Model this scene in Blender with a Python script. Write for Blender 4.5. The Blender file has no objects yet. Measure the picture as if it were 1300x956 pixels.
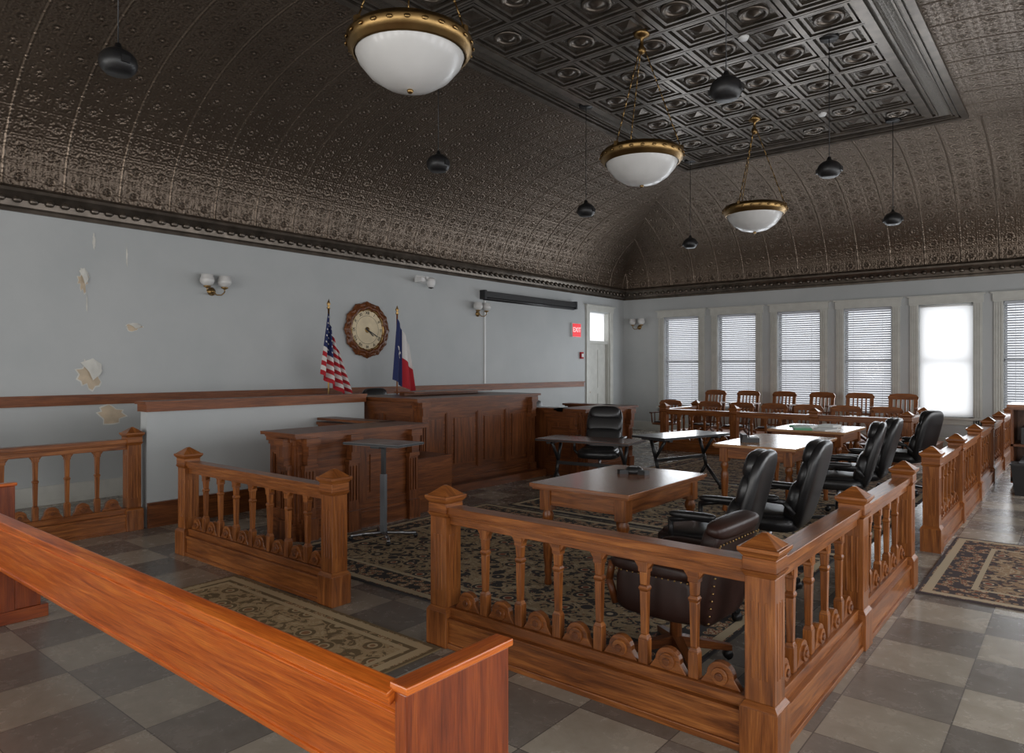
import bpy, bmesh, math, random
from mathutils import Matrix, Vector
random.seed(7)
R=math.radians
sc=bpy.context.scene
sc.view_settings.view_transform='Standard'
XL,XR,YF,YB=-9.4,1.9,16.2,-4.0
ZC=5.52; ZK=3.62; COVE=3.3

# ---------------------------------------------------------------- materials
def newmat(name):
    m=bpy.data.materials.new(name); m.use_nodes=True
    nt=m.node_tree; b=nt.nodes['Principled BSDF']
    return m,nt,b
def N(nt,t,**k):
    n=nt.nodes.new(t)
    for a,v in k.items(): setattr(n,a,v)
    return n
def mth(nt,op,a,b=None,c=None):
    n=nt.nodes.new('ShaderNodeMath'); n.operation=op
    for i,x in enumerate((a,b,c)):
        if x is None: continue
        if isinstance(x,(int,float)): n.inputs[i].default_value=x
        else: nt.links.new(x,n.inputs[i])
    return n.outputs[0]
def ramp(nt,fac,stops,interp='LINEAR'):
    n=nt.nodes.new('ShaderNodeValToRGB'); cr=n.color_ramp; cr.interpolation=interp
    while len(cr.elements)<len(stops): cr.elements.new(.5)
    for e,(p,c) in zip(cr.elements,stops):
        e.position=p; e.color=(*c,1)
    nt.links.new(fac,n.inputs[0]); return n.outputs[0]
def noise(nt,vec,scale,detail=4,rough=.5,dist=0):
    n=nt.nodes.new('ShaderNodeTexNoise')
    n.inputs['Scale'].default_value=scale; n.inputs['Detail'].default_value=detail
    n.inputs['Roughness'].default_value=rough; n.inputs['Distortion'].default_value=dist
    if vec is not None: nt.links.new(vec,n.inputs['Vector'])
    return n.outputs['Fac']
def bump(nt,b,h,strength,dist):
    n=nt.nodes.new('ShaderNodeBump'); n.inputs['Strength'].default_value=strength
    n.inputs['Distance'].default_value=dist
    nt.links.new(h,n.inputs['Height']); nt.links.new(n.outputs[0],b.inputs['Normal'])
def coords(nt,kind='UV',scale=(1,1,1)):
    t=nt.nodes.new('ShaderNodeTexCoord'); mp=nt.nodes.new('ShaderNodeMapping')
    mp.inputs['Scale'].default_value=scale
    nt.links.new(t.outputs[kind],mp.inputs[0]); return mp.outputs[0]
def mixc(nt,fac,a,b,mode='MIX'):
    n=nt.nodes.new('ShaderNodeMix'); n.data_type='RGBA'; n.blend_type=mode
    def s(i,x):
        if isinstance(x,tuple): n.inputs[i].default_value=(*x,1)
        elif isinstance(x,(int,float)): n.inputs[i].default_value=x
        else: nt.links.new(x,n.inputs[i])
    s(0,fac); s(6,a); s(7,b); return n.outputs[2]
def plain(name,col,rough=.5,metal=0,spec=.5,coat=0,nz=0):
    m,nt,b=newmat(name)
    b.inputs['Base Color'].default_value=(*col,1); b.inputs['Roughness'].default_value=rough
    b.inputs['Metallic'].default_value=metal; b.inputs['Specular IOR Level'].default_value=spec
    b.inputs['Coat Weight'].default_value=coat
    c=coords(nt,'Object'); f=noise(nt,c,6,3)
    col2=ramp(nt,f,[(.3,tuple(x*(1-nz-.06) for x in col)),(.7,tuple(min(1,x*(1+nz)) for x in col))])
    nt.links.new(col2,b.inputs['Base Color'])
    return m
def wood(name,dark,mid,light,rough=.32,coat=.25,gs=1.0):
    m,nt,b=newmat(name)
    c=coords(nt,'UV',(1.3*gs,16*gs,1))
    f=noise(nt,c,1.6,6,.6,.8)
    c2=coords(nt,'UV',(5*gs,150*gs,1)); g=noise(nt,c2,1.5,3,.6)
    col=ramp(nt,f,[(.28,dark),(.5,mid),(.72,light)])
    gg=ramp(nt,g,[(.35,(.46,.41,.36)),(.6,(1,1,1))])
    col=mixc(nt,.65,col,gg,'MULTIPLY')
    nt.links.new(col,b.inputs['Base Color'])
    b.inputs['Roughness'].default_value=rough; b.inputs['Coat Weight'].default_value=coat
    b.inputs['Specular IOR Level'].default_value=.35
    b.inputs['Coat Roughness'].default_value=.18
    bump(nt,b,g,.15,.002)
    return m
OAK=wood('oak_varnished',(.105,.030,.007),(.25,.080,.019),(.42,.155,.040),.32,.15)
OAKD=wood('oak_dark_bench',(.065,.019,.006),(.15,.046,.013),(.25,.083,.023),.36,.1)
PEW=wood('pew_orange_wood',(.30,.050,.006),(.52,.11,.012),(.68,.19,.025),.28,.25)
PEWD=wood('pew_end_wood',(.12,.022,.005),(.22,.042,.008),(.31,.07,.012),.32,.2)
TABT=wood('table_top_wood',(.15,.05,.018),(.26,.10,.04),(.36,.15,.065),.22,.4)
TABT2=wood('table_top_light_wood',(.35,.16,.065),(.48,.25,.11),(.6,.34,.17),.24,.3)
TABD=wood('table_top_dark_wood',(.06,.022,.012),(.11,.04,.02),(.16,.06,.03),.22,.5)
RAILW=wood('chair_rail_wood',(.13,.039,.012),(.22,.068,.02),(.31,.105,.033),.42,.05)
LEA=plain('black_leather',(.011,.011,.012),.34,nz=.2)
LEAB=plain('brown_leather',(.026,.011,.008),.4,nz=.2,spec=.35)
PLA=plain('black_plastic',(.012,.012,.013),.42)
BRS=plain('antique_brass',(.33,.21,.085),.36,metal=1,nz=.25)
CHR=plain('grey_metal',(.35,.36,.38),.35,metal=1)
WHT=plain('white_plastic',(.75,.75,.74),.4)
TRIM=plain('white_trim_paint',(.55,.55,.51),.45,nz=.04)
CREAM=plain('clock_dial_cream',(.72,.60,.40),.6,nz=.08)
BLK=plain('black_ink',(.01,.01,.01),.5)
RED=plain('flag_red',(.42,.012,.022),.8); FWH=plain('flag_white',(.68,.66,.64),.8); BLU=plain('flag_blue',(.012,.022,.10),.8)
PAPER=plain('paper',(.7,.72,.7),.7); GREEN=plain('green_folder',(.12,.38,.22),.6)
PLAS=plain('bare_plaster',(.60,.49,.36),.9,nz=.15); PEEL=plain('peeled_paint',(.68,.67,.62),.8,nz=.1)
GREY=plain('grey_laminate',(.13,.14,.15),.3,coat=.3)
def glow(name,col,e,strength):
    m,nt,b=newmat(name); b.inputs['Base Color'].default_value=(*col,1)
    b.inputs['Emission Color'].default_value=(*e,1); b.inputs['Emission Strength'].default_value=strength
    return m
EXITR=glow('exit_sign_red',(.5,.02,.02),(1,.03,.05),.6); EXITW=glow('exit_sign_letters',(.8,.5,.5),(1,.55,.55),1.0)
FROST=plain('frosted_glass',(.62,.615,.60),.35,coat=.2)
def wallmat():
    m,nt,b=newmat('wall_paint_blue_grey')
    c=coords(nt,'Object'); f=noise(nt,c,.7,5,.6); g=noise(nt,c,30,3)
    col=ramp(nt,f,[(.3,(.41,.432,.436)),(.7,(.485,.50,.50))])
    nt.links.new(col,b.inputs['Base Color']); b.inputs['Roughness'].default_value=.55
    bump(nt,b,g,.06,.01); return m
WALL=wallmat()
def floormat():
    m,nt,b=newmat('floor_vinyl_tile')
    T=.46
    c=coords(nt,'Object',(1/T,1/T,1/T))
    sp=N(nt,'ShaderNodeSeparateXYZ'); nt.links.new(c,sp.inputs[0])
    x,y=sp.outputs[0],sp.outputs[1]
    fx=mth(nt,'FLOOR',x); fy=mth(nt,'FLOOR',y)
    par=mth(nt,'ABSOLUTE',mth(nt,'MODULO',mth(nt,'ADD',fx,fy),2.0))
    cv=N(nt,'ShaderNodeCombineXYZ'); nt.links.new(fx,cv.inputs[0]); nt.links.new(fy,cv.inputs[1])
    wn=N(nt,'ShaderNodeTexWhiteNoise'); nt.links.new(cv.outputs[0],wn.inputs[0])
    mot=noise(nt,c,3,7,.7,.4)
    la=ramp(nt,mot,[(.3,(.27,.235,.185)),(.7,(.37,.33,.27))])
    da=ramp(nt,mot,[(.3,(.145,.128,.108)),(.7,(.215,.19,.165))])
    col=mixc(nt,par,da,la)
    v=mth(nt,'MULTIPLY_ADD',wn.outputs[0],.28,.78)
    vc=N(nt,'ShaderNodeCombineColor'); [nt.links.new(v,vc.inputs[i]) for i in range(3)]
    col=mixc(nt,1.0,col,vc.outputs[0],'MULTIPLY')
    ex=mth(nt,'ABSOLUTE',mth(nt,'SUBTRACT',mth(nt,'FRACT',x),.5)); ey=mth(nt,'ABSOLUTE',mth(nt,'SUBTRACT',mth(nt,'FRACT',y),.5))
    e=mth(nt,'GREATER_THAN',mth(nt,'MAXIMUM',ex,ey),.494)
    col=mixc(nt,e,col,(.09,.08,.07))
    nt.links.new(col,b.inputs['Base Color'])
    r=mth(nt,'MULTIPLY_ADD',mot,.2,.16); nt.links.new(r,b.inputs['Roughness'])
    return m
FLOOR=floormat()
def tinmat(name,s,col,seam,strength=.7,rough=.28):
    m,nt,b=newmat(name)
    c=coords(nt,'UV'); sp=N(nt,'ShaderNodeSeparateXYZ'); nt.links.new(c,sp.inputs[0])
    u,v=sp.outputs[0],sp.outputs[1]
    def cell(s,k,pet,off=0.0):
        p=mth(nt,'SUBTRACT',mth(nt,'FRACT',mth(nt,'ADD',mth(nt,'DIVIDE',u,s),off)),.5)
        q=mth(nt,'SUBTRACT',mth(nt,'FRACT',mth(nt,'ADD',mth(nt,'DIVIDE',v,s),off)),.5)
        r=mth(nt,'SQRT',mth(nt,'ADD',mth(nt,'MULTIPLY',p,p),mth(nt,'MULTIPLY',q,q)))
        th=mth(nt,'ARCTAN2',q,p)
        pe=mth(nt,'MULTIPLY_ADD',mth(nt,'COSINE',mth(nt,'MULTIPLY',th,pet)),.6,1.0)
        fall=mth(nt,'MAXIMUM',mth(nt,'SUBTRACT',1.0,mth(nt,'MULTIPLY',r,2.0)),0.0)
        rr=mth(nt,'MULTIPLY',mth(nt,'MULTIPLY',mth(nt,'COSINE',mth(nt,'MULTIPLY',r,k)),pe),fall)
        mx=mth(nt,'MAXIMUM',mth(nt,'ABSOLUTE',p),mth(nt,'ABSOLUTE',q))
        edge=mth(nt,'SUBTRACT',1.0,mth(nt,'MINIMUM',mth(nt,'MULTIPLY',mth(nt,'SUBTRACT',.5,mx),26.0),1.0))
        return rr,edge
    r1,e1=cell(s,30,8.0); r2,e2=cell(s/2,18,5.0,.5); r3,e3=cell(s/2,22,4.0)
    h=mth(nt,'ADD',mth(nt,'MULTIPLY',r1,1.0),mth(nt,'MULTIPLY',r2,.8))
    h=mth(nt,'ADD',h,mth(nt,'MULTIPLY',r3,.6))
    h=mth(nt,'ADD',h,mth(nt,'MULTIPLY',e1,.4))
    nz=noise(nt,c,42,3); h=mth(nt,'ADD',h,mth(nt,'MULTIPLY',nz,1.4))
    q=mth(nt,'ABSOLUTE',mth(nt,'SUBTRACT',mth(nt,'FRACT',mth(nt,'DIVIDE',u,seam)),.5))
    sb=mth(nt,'SUBTRACT',1.0,mth(nt,'MINIMUM',mth(nt,'MULTIPLY',mth(nt,'SUBTRACT',.5,q),seam*50),1.0))
    h=mth(nt,'ADD',h,mth(nt,'MULTIPLY',sb,2.0))
    bump(nt,b,h,strength,.008)
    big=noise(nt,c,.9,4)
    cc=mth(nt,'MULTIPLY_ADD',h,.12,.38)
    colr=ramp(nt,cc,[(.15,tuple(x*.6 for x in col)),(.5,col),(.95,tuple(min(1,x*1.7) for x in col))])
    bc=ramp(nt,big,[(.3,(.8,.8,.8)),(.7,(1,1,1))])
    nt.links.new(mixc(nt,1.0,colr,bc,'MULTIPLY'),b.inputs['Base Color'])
    b.inputs['Metallic'].default_value=.75; b.inputs['Roughness'].default_value=rough
    return m
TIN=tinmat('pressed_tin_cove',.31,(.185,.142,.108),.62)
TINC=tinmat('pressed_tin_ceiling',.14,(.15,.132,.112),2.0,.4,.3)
TINS=plain('tin_moulding',(.125,.104,.085),.30,metal=.75,nz=.25)
def rugmat(name,L,W,ground,dk,acc,lt):
    m,nt,b=newmat(name)
    c=coords(nt,'UV'); sp=N(nt,'ShaderNodeSeparateXYZ'); nt.links.new(c,sp.inputs[0])
    ax=mth(nt,'ABSOLUTE',sp.outputs[0]); ay=mth(nt,'ABSOLUTE',sp.outputs[1])
    d=mth(nt,'MINIMUM',mth(nt,'SUBTRACT',L/2,ax),mth(nt,'SUBTRACT',W/2,ay))
    vc=N(nt,'ShaderNodeCombineXYZ'); nt.links.new(ax,vc.inputs[0]); nt.links.new(ay,vc.inputs[1])
    v=N(nt,'ShaderNodeTexVoronoi'); v.inputs['Scale'].default_value=6.0; nt.links.new(vc.outputs[0],v.inputs[0])
    v2=N(nt,'ShaderNodeTexVoronoi'); v2.inputs['Scale'].default_value=19.0; nt.links.new(vc.outputs[0],v2.inputs[0])
    n1=noise(nt,vc.outputs[0],9,3,.6,1.5)
    f=ramp(nt,n1,[(.0,dk),(.42,dk),(.45,ground),(.56,lt),(.60,ground)],'CONSTANT')
    blob=ramp(nt,v.outputs['Distance'],[(0,acc),(.16,lt),(.22,dk),(.36,ground),(.46,ground)],'CONSTANT')
    msk=mth(nt,'LESS_THAN',v.outputs['Distance'],.42)
    f=mixc(nt,msk,f,blob)
    sm=mth(nt,'LESS_THAN',v2.outputs['Distance'],.2)
    f=mixc(nt,mth(nt,'MULTIPLY',sm,.6),f,acc)
    bo=ramp(nt,v2.outputs['Distance'],[(0,lt),(.25,acc),(.36,ground),(.5,dk)],'CONSTANT')
    bw=.32 if W>1.5 else .14
    inb=mth(nt,'LESS_THAN',d,bw); f=mixc(nt,inb,f,bo)
    l1=mth(nt,'LESS_THAN',mth(nt,'ABSOLUTE',mth(nt,'SUBTRACT',d,bw)),.018); f=mixc(nt,l1,f,lt)
    l2=mth(nt,'LESS_THAN',mth(nt,'ABSOLUTE',mth(nt,'SUBTRACT',d,.06)),.03); f=mixc(nt,l2,f,lt)
    l3=mth(nt,'LESS_THAN',d,.02); f=mixc(nt,l3,f,dk)
    nt.links.new(f,b.inputs['Base Color']); b.inputs['Roughness'].default_value=.95
    b.inputs['Specular IOR Level'].default_value=.1
    bump(nt,b,noise(nt,c,160,2),.4,.004)
    return m
def blindmat():
    m=bpy.data.materials.new('blind_slat'); m.use_nodes=True; nt=m.node_tree; nt.nodes.clear()
    o=N(nt,'ShaderNodeOutputMaterial'); a=N(nt,'ShaderNodeBsdfDiffuse'); t=N(nt,'ShaderNodeBsdfTranslucent'); mx=N(nt,'ShaderNodeMixShader')
    a.inputs[0].default_value=(.74,.75,.77,1); t.inputs[0].default_value=(.66,.68,.72,1); mx.inputs[0].default_value=.5
    nt.links.new(a.outputs[0],mx.inputs[1]); nt.links.new(t.outputs[0],mx.inputs[2]); nt.links.new(mx.outputs[0],o.inputs[0]); return m
BLIND=blindmat()
def shademat():
    m=bpy.data.materials.new('roller_shade'); m.use_nodes=True; nt=m.node_tree; nt.nodes.clear()
    o=N(nt,'ShaderNodeOutputMaterial'); t=N(nt,'ShaderNodeBsdfTranslucent'); t.inputs[0].default_value=(.95,.95,.95,1)
    nt.links.new(t.outputs[0],o.inputs[0]); return m
SHADE=shademat()
def glassmat():
    m=bpy.data.materials.new('window_glass'); m.use_nodes=True; nt=m.node_tree; nt.nodes.clear()
    o=N(nt,'ShaderNodeOutputMaterial'); a=N(nt,'ShaderNodeBsdfTransparent'); t=N(nt,'ShaderNodeBsdfGlossy'); mx=N(nt,'ShaderNodeMixShader')
    t.inputs['Roughness'].default_value=.02; mx.inputs[0].default_value=.04
    nt.links.new(a.outputs[0],mx.inputs[1]); nt.links.new(t.outputs[0],mx.inputs[2]); nt.links.new(mx.outputs[0],o.inputs[0]); return m
GLASS=glassmat()

# ---------------------------------------------------------------- builder
I4=Matrix.Identity(4)
def T(x,y,z): return Matrix.Translation((x,y,z))
def RZ(a): return Matrix.Rotation(R(a),4,'Z')
def RX(a): return Matrix.Rotation(R(a),4,'X')
def RY(a): return Matrix.Rotation(R(a),4,'Y')
class B:
    def __init__(s): s.v=[];s.f=[];s.m=[];s.uv=[];s.sm=[];s.mats=[]
    def mi(s,mat):
        if mat not in s.mats: s.mats.append(mat)
        return s.mats.index(mat)
    def add(s,vs,fs,mat,M=I4,smooth=False,uvs=None):
        o=len(s.v); vs=[Vector(v) for v in vs]
        mn=[min(v[i] for v in vs) for i in range(3)]; mx=[max(v[i] for v in vs) for i in range(3)]
        ext=[mx[i]-mn[i] for i in range(3)]; L=ext.index(max(ext)); ro=(random.random()*20,random.random()*20)
        k=s.mi(mat)
        for fi,f in enumerate(fs):
            s.f.append([o+i for i in f]); s.m.append(k); s.sm.append(smooth)
            if uvs: s.uv.append(uvs[fi]); continue
            n=(vs[f[1]]-vs[f[0]]).cross(vs[f[2]]-vs[f[1]])
            an=[abs(x) for x in n]; d=an.index(max(an)); ax=[i for i in range(3) if i!=d]
            if L in ax: a=L; b=[i for i in ax if i!=L][0]
            else: a,b=ax
            s.uv.append([(vs[i][a]+ro[0],vs[i][b]+ro[1]) for i in f])
        s.v+=[tuple(M@v) for v in vs]
    def box(s,x0,x1,y0,y1,z0,z1,mat,M=I4):
        s.fr((x0+x1)/2,(y0+y1)/2,z0,x1-x0,y1-y0,z1,x1-x0,y1-y0,mat,M)
    def fr(s,cx,cy,z0,w0,d0,z1,w1,d1,mat,M=I4):
        vs=[]
        for z,w,d in((z0,w0,d0),(z1,w1,d1)):
            vs+=[(cx-w/2,cy-d/2,z),(cx+w/2,cy-d/2,z),(cx+w/2,cy+d/2,z),(cx-w/2,cy+d/2,z)]
        s.add(vs,[(3,2,1,0),(4,5,6,7),(0,1,5,4),(1,2,6,5),(2,3,7,6),(3,0,4,7)],mat,M)
    def lathe(s,prof,mat,M=I4,seg=20,mod=None,smooth=True,caps=True):
        vs=[];fs=[];n=len(prof)
        for r,z in prof:
            for k in range(seg):
                a=2*math.pi*k/seg; rr=r*(mod(a) if mod else 1)
                vs.append((rr*math.cos(a),rr*math.sin(a),z))
        for i in range(n-1):
            for k in range(seg):
                k2=(k+1)%seg; fs.append((i*seg+k,i*seg+k2,(i+1)*seg+k2,(i+1)*seg+k))
        if caps:
            fs.append(tuple(range(seg-1,-1,-1))); fs.append(tuple((n-1)*seg+k for k in range(seg)))
        s.add(vs,fs,mat,M,smooth)
    def cyl(s,p0,p1,r0,mat,r1=None,seg=12,M=I4,smooth=True):
        p0=Vector(p0);p1=Vector(p1);d=p1-p0
        q=d.to_track_quat('Z','Y').to_matrix().to_4x4()
        s.lathe([(r0,0),(r0 if r1 is None else r1,d.length)],mat,M@Matrix.Translation(p0)@q,seg,None,smooth)
    def tube(s,pts,r,mat,M=I4,seg=8):
        for a,b in zip(pts[:-1],pts[1:]): s.cyl(a,b,r,mat,None,seg,M)
        for p in pts[1:-1]: s.ell(p,(2*r,2*r,2*r),mat,M,1,8,6)
    def ell(s,c,size,mat,M=I4,e=1.0,nu=20,nv=12):
        def pw(x,e): return math.copysign(abs(x)**e,x)
        vs=[];fs=[]
        for j in range(nv+1):
            ph=-math.pi/2+math.pi*j/nv
            ph=max(-math.pi/2+.02,min(math.pi/2-.02,ph))
            for i in range(nu):
                th=2*math.pi*(i+.5)/nu
                cx=pw(math.cos(ph),e)
                vs.append((size[0]/2*cx*pw(math.cos(th),e),size[1]/2*cx*pw(math.sin(th),e),size[2]/2*pw(math.sin(ph),e)))
        for j in range(nv):
            for i in range(nu):
                i2=(i+1)%nu; fs.append((j*nu+i,j*nu+i2,(j+1)*nu+i2,(j+1)*nu+i))
        fs.append(tuple(range(nu-1,-1,-1))); fs.append(tuple(nv*nu+k for k in range(nu)))
        s.add(vs,fs,mat,M@T(*c),True)
    def prism(s,poly,h,mat,M=I4):
        n=len(poly); vs=[(x,y,0) for x,y in poly]+[(x,y,h) for x,y in poly]
        fs=[tuple(range(n-1,-1,-1)),tuple(range(n,2*n))]+[(i,(i+1)%n,n+(i+1)%n,n+i) for i in range(n)]
        s.add(vs,fs,mat,M)
    def text(s,txt,size,mat,M,depth=.004):
        cu=bpy.data.curves.new('t','FONT'); cu.body=txt; cu.size=size; cu.extrude=depth; cu.align_x='CENTER'; cu.align_y='CENTER'
        ob=bpy.data.objects.new('t',cu); sc.collection.objects.link(ob)
        dg=bpy.context.evaluated_depsgraph_get(); me=bpy.data.meshes.new_from_object(ob.evaluated_get(dg))
        s.add([v.co.copy() for v in me.vertices],[tuple(p.vertices) for p in me.polygons],mat,M)
        bpy.data.objects.remove(ob); bpy.data.curves.remove(cu)
    def mesh(s,name,recalc=True):
        me=bpy.data.meshes.new(name); me.from_pydata(s.v,[],s.f)
        for m in s.mats: me.materials.append(m)
        me.polygons.foreach_set('material_index',s.m); me.polygons.foreach_set('use_smooth',s.sm)
        ul=me.uv_layers.new(name='UVMap'); flat=[c for f in s.uv for uv in f for c in uv]
        ul.data.foreach_set('uv',flat)
        if recalc:
            bm=bmesh.new(); bm.from_mesh(me); bmesh.ops.recalc_face_normals(bm,faces=bm.faces); bm.to_mesh(me); bm.free()
        me.update(); return me
    def obj(s,name,loc=(0,0,0),rz=0,bevel=0,recalc=True):
        return place(s.mesh(name,recalc),name,loc,rz,bevel)
def place(me,name,loc=(0,0,0),rz=0,bevel=0):
    o=bpy.data.objects.new(name,me); sc.collection.objects.link(o); o.location=loc; o.rotation_euler=(0,0,R(rz))
    if bevel:
        md=o.modifiers.new('bevel','BEVEL'); md.width=bevel; md.segments=2; md.limit_method='ANGLE'; md.angle_limit=R(50)
    return o

# ---------------------------------------------------------------- room shell
b=B(); b.box(XL-.2,XR+.2,YB-.2,YF+.2,-.12,0,FLOOR); b.obj('floor')
def wall(name,along,pos,thick,a0,a1,h,ops):
    b=B()
    def bx(p,q,z0,z1):
        if q-p<1e-4 or z1-z0<1e-4: return
        if along=='x': b.box(p,q,min(pos,pos+thick),max(pos,pos+thick),z0,z1,WALL)
        else: b.box(min(pos,pos+thick),max(pos,pos+thick),p,q,z0,z1,WALL)
    cur=a0
    for (p,q,z0,z1) in sorted(ops):
        bx(cur,p,0,h); bx(p,q,0,z0); bx(p,q,z1,h); cur=q
    bx(cur,a1,0,h); return b.obj(name)
WX=[-8.24,-6.83,-5.41,-4.0,-2.59,-1.18,.23]
WZ0,WZ1,WW=.62,2.87,.93
wall('wall_far','x',YF,.25,XL-.2,XR+.2,3.75,[(x,x+WW,WZ0,WZ1) for x in WX])
DY0,DY1,DZ=14.5,15.45,2.98
wall('wall_left','y',XL,-.25,YB-.2,YF,3.75,[(DY0,DY1,0,DZ)])
RWY=[-2.8,-.6,1.6,3.8,6.0,8.2,10.4,12.6]
wall('wall_right','y',XR,.25,YB-.2,YF,3.75,[(y,y+1.1,WZ0,WZ1) for y in RWY])
BWX=[-8.4,-6.2,-4.0,-1.8,.2]
wall('wall_back','x',YB,-.25,XL,XR,3.75,[(x,x+1.1,WZ0,WZ1) for x in BWX])

b=B()
x0,x1,y0,y1=XL,XR,YB,YF
NT=20
pr=[];arc=0;pv=None
for i in range(NT+1):
    th=math.pi/2*i/NT; ins=COVE*(1-math.cos(th)); z=ZK+(ZC-ZK)*math.sin(th)
    if pv: arc+=math.hypot(ins-pv[0],z-pv[1])
    pv=(ins,z); pr.append((ins,z,arc))
for side in range(4):
    for i in range(NT):
        (a,za,va),(c,zc_,vc)=pr[i],pr[i+1]
        def pts(ins):
            r=(x0+ins,x1-ins,y0+ins,y1-ins)
            return {0:[(r[0],r[2]),(r[0],r[3])],1:[(r[0],r[3]),(r[1],r[3])],2:[(r[1],r[3]),(r[1],r[2])],3:[(r[1],r[2]),(r[0],r[2])]}[side]
        A=pts(a);C=pts(c); k=1 if side in(0,2) else 0
        vs=[(*A[0],za),(*A[1],za),(*C[1],zc_),(*C[0],zc_)]
        uv=[(A[0][k],va),(A[1][k],va),(C[1][k],vc),(C[0][k],vc)]
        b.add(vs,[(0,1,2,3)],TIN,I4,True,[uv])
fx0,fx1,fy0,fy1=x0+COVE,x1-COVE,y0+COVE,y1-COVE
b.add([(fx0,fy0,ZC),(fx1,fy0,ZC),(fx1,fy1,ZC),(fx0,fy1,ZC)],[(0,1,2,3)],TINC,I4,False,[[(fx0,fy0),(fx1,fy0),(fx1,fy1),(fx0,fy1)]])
def frame(ix,w,z0,z1,mat):
    X0,X1,Y0,Y1=fx0+ix,fx1-ix,fy0+ix,fy1-ix
    b.box(X0,X1,Y0,Y0+w,z0,z1,mat); b.box(X0,X1,Y1-w,Y1,z0,z1,mat)
    b.box(X0,X0+w,Y0+w,Y1-w,z0,z1,mat); b.box(X1-w,X1,Y0+w,Y1-w,z0,z1,mat)
frame(-.02,.09,ZC-.05,ZC,TINS); frame(.10,.04,ZC-.03,ZC,TINS); frame(.40,.10,ZC-.06,ZC,TINS); frame(.17,.02,ZC-.02,ZC,TINS);frame(.34,.03,ZC-.03,ZC,TINS)
gx0,gx1,gy0,gy1=fx0+.5,fx1-.5,fy0+.5,fy1-.5
nx=6; ny=round((gy1-gy0)/((gx1-gx0)/nx)); tx=(gx1-gx0)/nx; ty=(gy1-gy0)/ny
for i in range(nx):
    for j in range(ny):
        cx=gx0+(i+.5)*tx; cy=gy0+(j+.5)*ty
        def sq(w,t,dz):
            for (p,q,r_,s_) in((-w,w,-w,-w+t),(-w,w,w-t,w),(-w,-w+t,-w+t,w-t),(w-t,w,-w+t,w-t)):
                b.box(cx+p,cx+q,cy+r_,cy+s_,ZC-dz,ZC,TINS)
        sq(.5*tx,.03,.045)
        sq(.40*tx,.035,.03)
        if (i+j)%2==0:
            b.lathe([(.17,0),(.17,-.02),(.145,-.035),(.12,-.02),(.12,-.008),(.07,-.008),(.06,-.03),(.0,-.045)][::-1],TINS,T(cx,cy,ZC),16)
        else:
            sq(.26*tx,.02,.02)
            b.fr(cx,cy,ZC-.035,.02,.02,ZC,.2,.2,TINS)
b.obj('ceiling',recalc=False)

b=B()
prof=[(0,3.37),(.03,3.37),(.03,3.41),(.055,3.43),(.07,3.50),(.11,3.56),(.13,3.585),(.13,3.62),(.10,3.64),(.0,3.68)]
for side in range(4):
    for (a,za),(c,zc_) in zip(prof[:-1],prof[1:]):
        def pts(ins):
            r=(x0+ins,x1-ins,y0+ins,y1-ins)
            return {0:[(r[0],r[2]),(r[0],r[3])],1:[(r[0],r[3]),(r[1],r[3])],2:[(r[1],r[3]),(r[1],r[2])],3:[(r[1],r[2]),(r[0],r[2])]}[side]
        A=pts(a);C=pts(c)
        b.add([(*A[0],za),(*A[1],za),(*C[1],zc_),(*C[0],zc_)],[(0,1,2,3)],TINS)
y=YB+.2
while y<YF-.1:
    b.ell((XL+.095,y,3.50),(.05,.10,.085),TINS,e=1,nu=8,nv=6); y+=.16
x=XL+.2
while x<XR-.1:
    b.ell((x,YF-.095,3.50),(.10,.05,.085),TINS,e=1,nu=8,nv=6); x+=.16
b.obj('trim_cornice',recalc=False)

b=B()
b.box(XL,XL+.035,YB,14.25,1.15,1.25,RAILW); b.box(XL,XL+.06,YB,14.25,1.25,1.275,RAILW)
b.obj('trim_chair_rail')
b=B(); b.box(XL,XL+.025,YB,DY0-.14,0,.22,TRIM); b.box(XL,XL+.035,YB,DY0-.14,.0,.05,TRIM); b.obj('baseboard_left')
b=B(); b.box(XL+.03,XR-.03,YF-.03,YF,0,.22,TRIM); b.obj('baseboard_far')
b=B(); b.box(XR-.03,XR,YB,YF-.04,0,.22,TRIM); b.obj('baseboard_right')

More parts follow.
